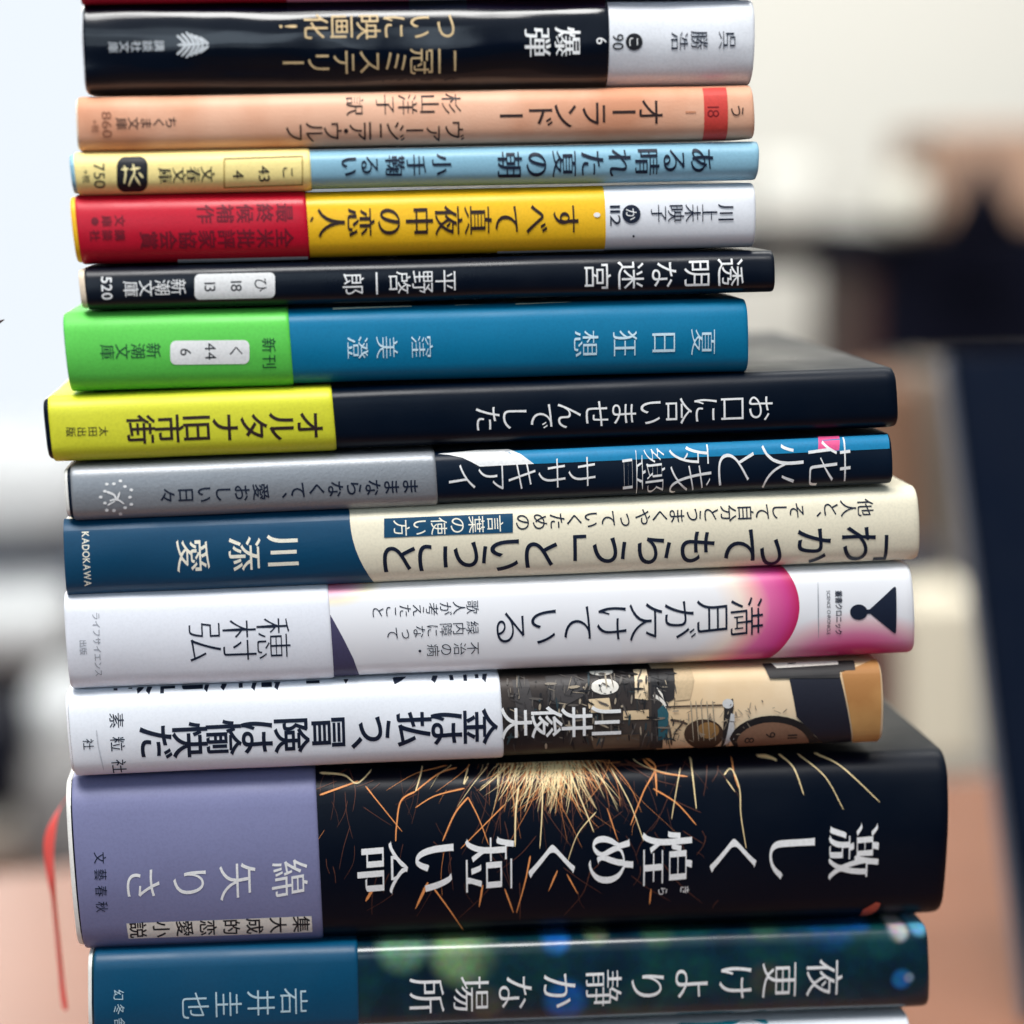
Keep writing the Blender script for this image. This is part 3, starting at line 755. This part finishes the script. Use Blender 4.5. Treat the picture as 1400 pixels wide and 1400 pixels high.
Mi += [([(437, 1087), (465, 1077), (490, 1068)], 4, .3), ([(568, 1082), (548, 1095), (542, 1130), (541, 1150)], 4, .4), ([(568, 1082), (600, 1058), (625, 1050)], 3, .4), ([(500, 1075), (520, 1100), (550, 1137)], 3, .5),
       ([(635, 1078), (595, 1088), (568, 1104)], 3.4, .4), ([(640, 1090), (622, 1112), (605, 1150)], 4, .3), ([(640, 1090), (655, 1120), (668, 1155)], 3, .5), ([(872, 1034), (896, 1048), (880, 1082), (862, 1128)], 4, .4), ([(893, 1078), (925, 1098), (952, 1128)], 3.6, .4),
       ([(880, 1040), (900, 1055), (940, 1062)], 5, .5), ([(896, 1052), (898, 1088)], 5, .5), ([(1000, 1036), (1004, 1060), (1010, 1078)], 3, .4), ([(510, 1215), (500, 1232)], 7, .2), ([(585, 1206), (568, 1242)], 8, .5), ([(590, 1210), (612, 1240), (634, 1272)], 4, .5),
       ([(762, 1190), (750, 1218)], 5, .5), ([(775, 1195), (790, 1222)], 4, .5), ([(725, 1170), (718, 1205), (706, 1248)], 4, .5), ([(660, 1210), (655, 1240)], 5, .4), ([(690, 1215), (702, 1248)], 4, .3), ([(890, 1215), (888, 1236)], 4, .3), ([(690, 1100), (660, 1130), (630, 1160)], 3, .4), ([(830, 1105), (845, 1150)], 3, .5)]
b.streaks('sparks_print', Dm, dim, parent=j); H = [(p_, w_ * .68, t_) for p_, w_, t_ in H]; Mi = [(p_, w_ * .62, t_) for p_, w_, t_ in Mi]
b.streaks('sparks_print', Mi, mid, parent=j); b.streaks('sparks_print', H, hot, parent=j)
b.shape('ember_print', [[(1174, 1252), (1180, 1243), (1198, 1233), (1204, 1235), (1200, 1243), (1184, 1252)]], ink('ember_red', (200, 92, 72)), parent=j)
b.text('title_lettering', '激しく煌めく短い命', None, None, 72, white, (0.02, -0.02), parent=j, slant=-.05, pos=[(1167, 1164), (1084, 1169), (1003, 1171), (912, 1173), (836, 1175), (755, 1179), (669, 1182), (597, 1185), (523, 1188)])
b.line('ruby_lettering', 'ら', (906, 1218), 12, white, parent=j); b.line('ruby_lettering', 'き', (936, 1216), 12, white, parent=j)
# ribbon bookmark hanging from the left end
rib = [(100, 1086, .062, 15, 0.2), (88, 1093, .060, 18, .35), (76, 1112, .056, 19, .55), (68, 1138, .053, 22, .8), (66, 1165, .052, 19, .9), (68, 1190, .052, 16, 1), (71, 1208, .052, 13, .9), (73, 1222, .053, 7, .6), (75, 1245, .053, 6, .6), (78, 1275, .053, 7, .7), (81, 1305, .053, 8, .8), (84, 1335, .053, 9, .9), (86, 1360, .053, 11, 1), (90, 1384, .053, 12, 1)]
bm = bmesh.new(); prev = None
for i, (x, y, dep, w, fl_) in enumerate(rib):
    c = b.Mi @ at(x, y, dep); k = PXM * 0.85
    wv = Vector((w * k / 2, math.sqrt(max(0, 1 - fl_ ** 2)) * 0.0012, 0.0004 * math.sin(i)))
    if i < 3: wv = Vector((w * k * .3, 0.001, w * k * .35))
    th = Vector((0, 0.00012, 0))
    q = [bm.verts.new(c + wv + th), bm.verts.new(c - wv + th), bm.verts.new(c - wv - th), bm.verts.new(c + wv - th)]
    if prev:
        for a in range(4): bm.faces.new((prev[a], prev[(a + 1) % 4], q[(a + 1) % 4], q[a]))
    else: bm.faces.new(q)
    prev = q
bm.faces.new(prev[::-1]); bmesh.ops.recalc_face_normals(bm, faces=bm.faces)
ro = bm_obj('ribbon_bookmark', bm, b.root, [mat('ribbon_red', (240, 92, 88), 0.35, spec=0.6, scale=3000, bump=0.3)])
md = ro.modifiers.new('soft', 'SUBSURF'); md.levels = 2; md.render_levels = 2

# --- teal band, bokeh jacket
b = Book('teal book with a blurred night lights jacket and thin white title', (124, 1302), (1265, 1265), (128, 1420), (1269, 1376), SHIRO, bulge=0.05, r=0.0028)
bok = bpy.data.materials.new('jacket_night_lights'); bok.use_nodes = True; nt = bok.node_tree; bs = nt.nodes['Principled BSDF']
bs.inputs['Roughness'].default_value = 0.25; bs.inputs['Coat Weight'].default_value = 0.4; bs.inputs['Coat Roughness'].default_value = 0.1
tc = nt.nodes.new('ShaderNodeTexCoord'); sp = nt.nodes.new('ShaderNodeSeparateXYZ'); nt.links.new(tc.outputs['Object'], sp.inputs[0])
ns = nt.nodes.new('ShaderNodeTexNoise'); ns.inputs['Scale'].default_value = 55; ns.inputs['Detail'].default_value = 2; nt.links.new(tc.outputs['Object'], ns.inputs['Vector'])
cur = ramp(ns.outputs['Fac'], [(0.3, (4, 22, 38)), (0.5, (6, 42, 56)), (0.62, (14, 58, 60)), (0.8, (8, 38, 50))])
for (x, y, rr, c, st) in ((545, 1310, 40, (90, 130, 104), .65), (630, 1318, 52, (120, 150, 104), .65), (660, 1390, 30, (84, 80, 70), .5), (757, 1302, 24, (20, 96, 170), .65), (770, 1388, 34, (16, 86, 156), .65), (815, 1290, 22, (104, 120, 84), .55), (900, 1290, 28, (50, 84, 60), .5), (1050, 1284, 26, (44, 76, 60), .5), (1140, 1282, 40, (8, 72, 128), .6), (1182, 1276, 22, (8, 76, 136), .6), (1232, 1294, 17, (176, 172, 172), .75), (1262, 1285, 18, (88, 156, 190), .7), (1236, 1362, 17, (24, 96, 156), .75), (1246, 1360, 9, (120, 136, 150), .6), (1048, 1360, 28, (64, 60, 54), .5), (1210, 1310, 26, (14, 62, 66), .6), (1120, 1270, 60, (10, 48, 76), .5), (700, 1330, 70, (8, 44, 50), .5)):
    kk = math_node('DIVIDE', dist_to(x, y), rr * PXM * 1.15, True)
    f = nt.nodes.new('ShaderNodeMapRange'); f.inputs[1].default_value = .4; f.inputs[2].default_value = 1.0; f.inputs[3].default_value = min(.95, st * 1.3); f.inputs[4].default_value = 0
    f.interpolation_type = 'SMOOTHSTEP'; nt.links.new(kk, f.inputs[0])
    m_ = nt.nodes.new('ShaderNodeMix'); m_.data_type = 'RGBA'; nt.links.new(f.outputs[0], m_.inputs[0]); nt.links.new(cur, m_.inputs[6]); m_.inputs[7].default_value = (*lin(c), 1); cur = m_.outputs[2]
nf = nt.nodes.new('ShaderNodeTexNoise'); nf.inputs['Scale'].default_value = 420; nf.inputs['Detail'].default_value = 4; nt.links.new(tc.outputs['Object'], nf.inputs['Vector'])
m_ = nt.nodes.new('ShaderNodeMix'); m_.data_type = 'RGBA'; m_.blend_type = 'OVERLAY'; m_.inputs[0].default_value = .45; nt.links.new(cur, m_.inputs[6]); nt.links.new(nf.outputs['Color'], m_.inputs[7])
nt.links.new(m_.outputs[2], bs.inputs['Base Color'])
j = b.shell('jacket', [-b.L / 2, b.L / 2], [bok], er=0.0015)
b.base_off = 0.00042
b.top = b.shell('paper_band', [-b.L / 2 + 0.0006, b.u(490)], [mat('band_teal', (0, 72, 106), 0.4)], off=0.00042)
b.inner()
b.pages(inset=0.003)
pt = ink('pale_teal', (186, 214, 226))
b.text('author_lettering', '岩井圭也', (402, 1368), (267, 1374), 38, pt, (-.004, -.01))
b.line('publisher_lettering', '幻冬舎', (163, 1378), 15, pt, track=0.25)
b.base_off = 0
b.text('title_lettering', '夜更けより静かな場所', (1127, 1337), (584, 1362), 50, white, (0.004, -0.014), parent=j)

# --- white book, only its upper edge shows
b = Book('white book at the bottom edge of the picture with a teal mark', (120, 1432), (1240, 1388), (124, 1560), (1240, 1512), SHIRO, bulge=0.05, r=0.003)
j = b.top = b.shell('jacket', [-b.L / 2, b.L / 2], [mat('jacket_paper_white', (0, 0, 0))])
b.pages()
b.streaks('teal_mark', [([(925, 1403), (985, 1401), (1020, 1394), (1050, 1398)], 5, .3)], ink('mark_teal', (20, 130, 150)))

# --- plain books under the picture's lower edge carry the stack
zb = (b.M @ Vector((0, 0, 0))).z
LOW = []
for i, (lab, rgb, th, L, xo) in enumerate((('grey book directly under the white one, below the picture', (150, 152, 156), .021, .188, -.004), ('brown book second from the bottom of the stack', (112, 78, 56), .019, .186, .002), ('thick dark blue book at the foot of the stack on the table', (22, 44, 84), .052, .19, -.001))):
    zb -= th + 0.0004
    b = Book(lab, (120, 1450), (1230, 1410), (120, 1560), (1230, 1520), SHIRO)
    b.L = L; b.T = th; b.b = .06 * th; b.r = .0025; b.dl = b.dr = 0
    b.M = Matrix.Translation((xo, 0.001, zb)); b.Mi = b.M.inverted(); b.root.matrix_world = b.M
    b.shell('jacket', [-L / 2, L / 2], [mat('jacket_low_' + 'abc'[i], rgb, .45)]); b.pages()
for i, q in enumerate(BOOKS): print('BOOK', i, 'L %.1f T %.1f tilt %.2f deg' % (q.L * 1000, q.T * 1000, math.degrees(q.tilt)), 'zbot %.1f ztop %.1f' % (q.M.translation.z * 1000, q.M.translation.z * 1000 + q.T * 1000))

# ================================================================== the table and the room behind
ZT = zb - 0.0006
def rbx(name, cx, cy, cz, sx, sy, sz, m, rot=(0, 0, 0), bev=0.006, parent=None):
    bm = bmesh.new(); bmesh.ops.create_cube(bm, size=1)
    for v in bm.verts: v.co = Vector((v.co.x * sx, v.co.y * sy, v.co.z * sz))
    bmesh.ops.bevel(bm, geom=bm.edges[:], offset=min(bev, min(sx, sy, sz) * .4), segments=3, affect='EDGES', profile=0.5)
    o = bm_obj(name, bm, parent, [m]); o.location = (cx, cy, cz); o.rotation_euler = rot
    return o
def woodmat(name, c1, c2, rough):
    m = bpy.data.materials.new(name); m.use_nodes = True; nt = m.node_tree; bs = nt.nodes['Principled BSDF']
    tc = nt.nodes.new('ShaderNodeTexCoord'); mp = nt.nodes.new('ShaderNodeMapping'); mp.inputs['Scale'].default_value = (3, 30, 3)
    n = nt.nodes.new('ShaderNodeTexNoise'); n.inputs['Scale'].default_value = 2; n.inputs['Detail'].default_value = 8
    nt.links.new(tc.outputs['Object'], mp.inputs[0]); nt.links.new(mp.outputs[0], n.inputs['Vector'])
    r = nt.nodes.new('ShaderNodeValToRGB'); r.color_ramp.elements[0].color = (*lin(c1), 1); r.color_ramp.elements[1].color = (*lin(c2), 1)
    nt.links.new(n.outputs['Fac'], r.inputs[0]); nt.links.new(r.outputs[0], bs.inputs['Base Color']); bs.inputs['Roughness'].default_value = rough
    return m
wood = woodmat('table_wood', (120, 73, 50), (144, 92, 65), 0.45)
pl = at_z(50, 1188, ZT); pr = at_z(1310, 1062, ZT); ydir = (pr - pl)
tab = empty('table', (0, 0.3, ZT - 0.72)); tag(tab, 'reddish brown wooden table top under the stack of books', 'table')
fl0 = pl - ydir * 0.9; fr0 = pr + ydir * 0.9
bm = bmesh.new()
top = [Vector((fl0.x, -0.17, ZT)), Vector((fr0.x, -0.17, ZT)), fr0, fl0]
va = [bm.verts.new(v - tab.location) for v in top]; vb = [bm.verts.new(v - tab.location - Vector((0, 0, 0.028))) for v in top]
bm.faces.new(va); bm.faces.new(vb[::-1])
for i in range(4): bm.faces.new((va[i], vb[i], vb[(i + 1) % 4], va[(i + 1) % 4]))
bmesh.ops.bevel(bm, geom=bm.edges[:], offset=0.003, segments=2, affect='EDGES'); bmesh.ops.recalc_face_normals(bm, faces=bm.faces)
bm_obj('table_top', bm, tab, [wood])
for x, y in ((fl0.x + .08, -.10), (fr0.x - .08, -.10), (fr0.x - .08, fr0.y - .1), (fl0.x + .08, fl0.y - .1)):
    rbx('leg', x - tab.location.x, y - tab.location.y, 0.345, .05, .05, .69, wood, parent=tab)
print('TABLE far', pl, pr, ZT)

def struct(o): o['kind'] = 'structure'; return o
ZF = ZT - 0.722
wallm = mat('wall_paint', (222, 220, 212), 0.8, vary=0.02, scale=60)
struct(rbx('floor', 0, 1.2, ZF - 0.05, 8, 6.4, 0.1, woodmat('floor_wood', (90, 66, 54), (130, 98, 80), 0.5), bev=0.002))
YW = 3.2
# wall with an opening for the window at left
wl, wr = at(-900, 0, YW).x, at(560, 0, YW).x
wz0, wz1 = at(0, 640, YW).z, at(0, -900, YW).z
bm = bmesh.new()
def wb(x0, x1, z0, z1):
    c = bmesh.ops.create_cube(bm, size=1)['verts']
    for v in c: v.co = Vector(((x0 + x1) / 2 + v.co.x * (x1 - x0), YW + 0.06 + v.co.y * 0.12, (z0 + z1) / 2 + v.co.z * (z1 - z0)))
wb(wr, 4, ZF, 2.2); wb(-4, wl, ZF, 2.2); wb(wl, wr, ZF, wz0); wb(wl, wr, wz1, 2.2)
struct(bm_obj('wall', bm, None, [wallm]))
win = empty('window', ((wl + wr) / 2, YW, wz0)); tag(win, 'bright overexposed window behind the left side of the stack', 'window')
fm = mat('window_frame_white', (235, 238, 242), 0.4)
wx, hz = (wr - wl), wz1 - wz0
for cx, sx in ((-wx / 2 + .03, .06), (wx / 2 - .03, .06)): rbx('window_frame', cx, .05, hz / 2, sx, .06, hz, fm, parent=win)
for cz in (.03, hz - .03): rbx('window_frame', 0, .05, cz, wx - .124, .058, .06, fm, parent=win)
rbx('window_pane', 0, .075, hz / 2, wx - .12, .006, hz - .12, mat('daylight_pane', (240, 248, 255), 0.4, spec=0.0, emit=0.98), parent=win, bev=.001)
rbx('sill', 0, -.1, -.02, wx + .1, .2, .03, fm, parent=win)

# blurred things behind
def block(name, x0, x1, y0, y1, y, dep, m, label, cat, roll=0.0, group=None, bev=0.01, extra=None):
    a = at(x0, (y0 + y1) / 2, y); c = at(x1, (y0 + y1) / 2, y); t = at((x0 + x1) / 2, y0, y); u = at((x0 + x1) / 2, y1, y)
    o = rbx(name, (a.x + c.x) / 2, y + dep / 2, (t.z + u.z) / 2, c.x - a.x, dep, t.z - u.z, m, rot=(0, roll, 0), bev=bev)
    tag(o, label, cat, group); return o
g_light = mat('white_ware', (206, 208, 210), .5); g_grey = mat('grey_fabric', (92, 97, 110), .8); g_dark = mat('dark_navy_paint', (3, 5, 22), .6, spec=.12)
g_mid = mat('mid_grey', (44, 46, 54), .7)
block('cushion', -200, 130, 606, 745, 2.3, .25, g_light, 'white rounded cushion blurred at left just below the window', 'cushion', bev=.06)
block('cushion', -200, 160, 748, 822, 2.36, .2, g_grey, 'grey flat cushion blurred between two white ones at left', 'cushion', roll=0.12, bev=.03)
block('cushion', -200, 92, 822, 918, 2.2, .25, g_light, 'white lower cushion blurred at left above the dark box', 'cushion', bev=.05)
block('storage_box', -200, 170, 900, 1010, 2.45, .2, g_mid, 'dark grey low box blurred at left behind the pale bag', 'box', roll=0.05)
block('bag', 28, 116, 950, 1050, 1.9, .2, g_light, 'small white bag blurred left of the white banded book', 'bag', bev=.05)
block('bag', 14, 190, 1040, 1215, 1.75, .2, mat('pale_grey_cloth', (132, 130, 130), .8), 'grey bag blurred behind the ribbon bookmark', 'bag', bev=.04)
block('bag', -190, 18, 990, 1140, 1.7, .2, g_dark, 'dark navy bag blurred at the left edge above the table', 'bag', bev=.03)

shelf = empty('cabinet', at(1200, 700, 2.6)); tag(shelf, 'dark navy cabinet with a plank reaching left, blurred behind the right side', 'cabinet')
def shelf_part(name, x0, x1, y0, y1, y, dep, m, roll=0):
    a = at(x0, (y0 + y1) / 2, y); c = at(x1, (y0 + y1) / 2, y); t = at((x0 + x1) / 2, y0, y); u = at((x0 + x1) / 2, y1, y)
    L = shelf.location
    return rbx(name, (a.x + c.x) / 2 - L.x, y + dep / 2 - L.y, (t.z + u.z) / 2 - L.z, c.x - a.x, dep, t.z - u.z, m, rot=(0, roll, 0), parent=shelf)
shelf_part('cabinet_body', 1205, 1700, 312, 492, 2.6, .4, g_dark)
shelf_part('plank', 900, 1204, 314, 372, 2.62, .3, g_dark, roll=-0.02)
shelf_part('side_post', 1176, 1204, 357, 1500, 2.64, .3, mat('brown_wood_post', (74, 46, 42), .6))
bp_ = mat('brown_cardboard', (168, 136, 116), .7)
block('carton', 1290, 1500, 172, 308, 2.62, .3, bp_, 'brown carton on the dark cabinet, blurred at upper right', 'box')
bm = bmesh.new(); c0 = at(1343, 310, 2.5)
bmesh.ops.create_cone(bm, cap_ends=True, segments=20, radius1=.05, radius2=.006, depth=.09)
o = bm_obj('paper_weight', bm, None, [g_dark], True); o.location = c0 + Vector((0, 0, .047)); tag(o, 'dark cone standing in front of the brown carton', 'ornament')
block('cup', 1037, 1130, 215, 322, 2.55, .12, mat('white_china', (218, 217, 210), .5), 'white vessel on the dark plank, blurred right of the blue paperback', 'cup', bev=.03)
block('cup', 1215, 1275, 235, 310, 2.5, .1, mat('cream_china', (226, 224, 212), .4), 'cream vessel beside the brown carton on the cabinet', 'cup', bev=.03)
block('folder', 1180, 1262, 520, 742, 1.5, .1, mat('brown_folder', (128, 96, 76), .7), 'brown upright folder blurred between the stack and the dark screen', 'folder')
block('folder', 1262, 1312, 505, 790, 1.55, .1, mat('grey_folder', (118, 108, 98), .7), 'grey upright folder beside the leaning dark screen', 'folder')
block('box', 1200, 1290, 744, 815, 1.5, .1, mat('slate_box', (56, 58, 70), .7), 'small dark slate box above the beige one', 'box')
block('box', 1240, 1345, 816, 1050, 1.42, .14, mat('beige_box', (236, 226, 204), .7), 'tall beige box blurred beside the right end of the thick book', 'box')
block('box', 1150, 1238, 860, 1060, 1.45, .12, mat('maroon_box', (92, 54, 50), .7), 'maroon box blurred behind the white moon book', 'box')

# the big leaning screen on the table at right
B0 = at_z(1416, 1400, ZT); B1 = at_z(2050, 1380, ZT)
scr = empty('screen', B0); tag(scr, 'large dark navy screen with a pale rim leaning at the right edge', 'screen')
def slab(name, P, th, m):
    bm = bmesh.new()
    A = [bm.verts.new(p - scr.location) for p in P]; B = [bm.verts.new(p - scr.location + Vector((0, th, 0))) for p in P]
    n = len(A); bm.faces.new(A); bm.faces.new(B[::-1])
    for i in range(n): bm.faces.new((A[i], B[i], B[(i + 1) % n], A[(i + 1) % n]))
    bmesh.ops.recalc_face_normals(bm, faces=bm.faces)
    bmesh.ops.bevel(bm, geom=bm.edges[:], offset=.0015, segments=2, affect='EDGES')
    return bm_obj(name, bm, scr, [m])
YB, YT = B0.y, B0.y + 0.16
T0, T1 = at(1300, 488, YT), at(2050, 474, YT)
slab('display', [T0, T1, B1, B0], .01, mat('screen_dark', (0, 10, 29), .6, spec=.05))
sx = Vector((0.0022, 0, 0)); ss = Vector((0.0042, 0.003, 0))
slab('rim', [T0 - ss, T0 - sx * .1 + Vector((0, .003, 0)), B0 - sx * .1 + Vector((0, .003, 0)), B0 - ss], .009, mat('rim_pale', (112, 118, 132), .5))

# dark twig poking in at the left edge
bm = bmesh.new()
P = [at(-60, 462, .03), at(-30, 452, .03), at(-8, 444, .03), at(6, 437, .03)]
prev = None
for i, p in enumerate(P):
    rr = (.0011, .0009, .0007, .0001)[i]
    ring = [bm.verts.new(p + Vector((0, math.cos(a) * rr, math.sin(a) * rr))) for a in [k * math.pi / 4 for k in range(8)]]
    if prev:
        for k in range(8): bm.faces.new((prev[k], prev[(k + 1) % 8], ring[(k + 1) % 8], ring[k]))
    else: bm.faces.new(ring)
    prev = ring
bm.faces.new(prev[::-1])
o = bm_obj('twig', bm, None, [mat('twig_brown', (64, 36, 32), .6)], True); tag(o, 'dark brown pointed tip of a twig at the left edge', 'twig')
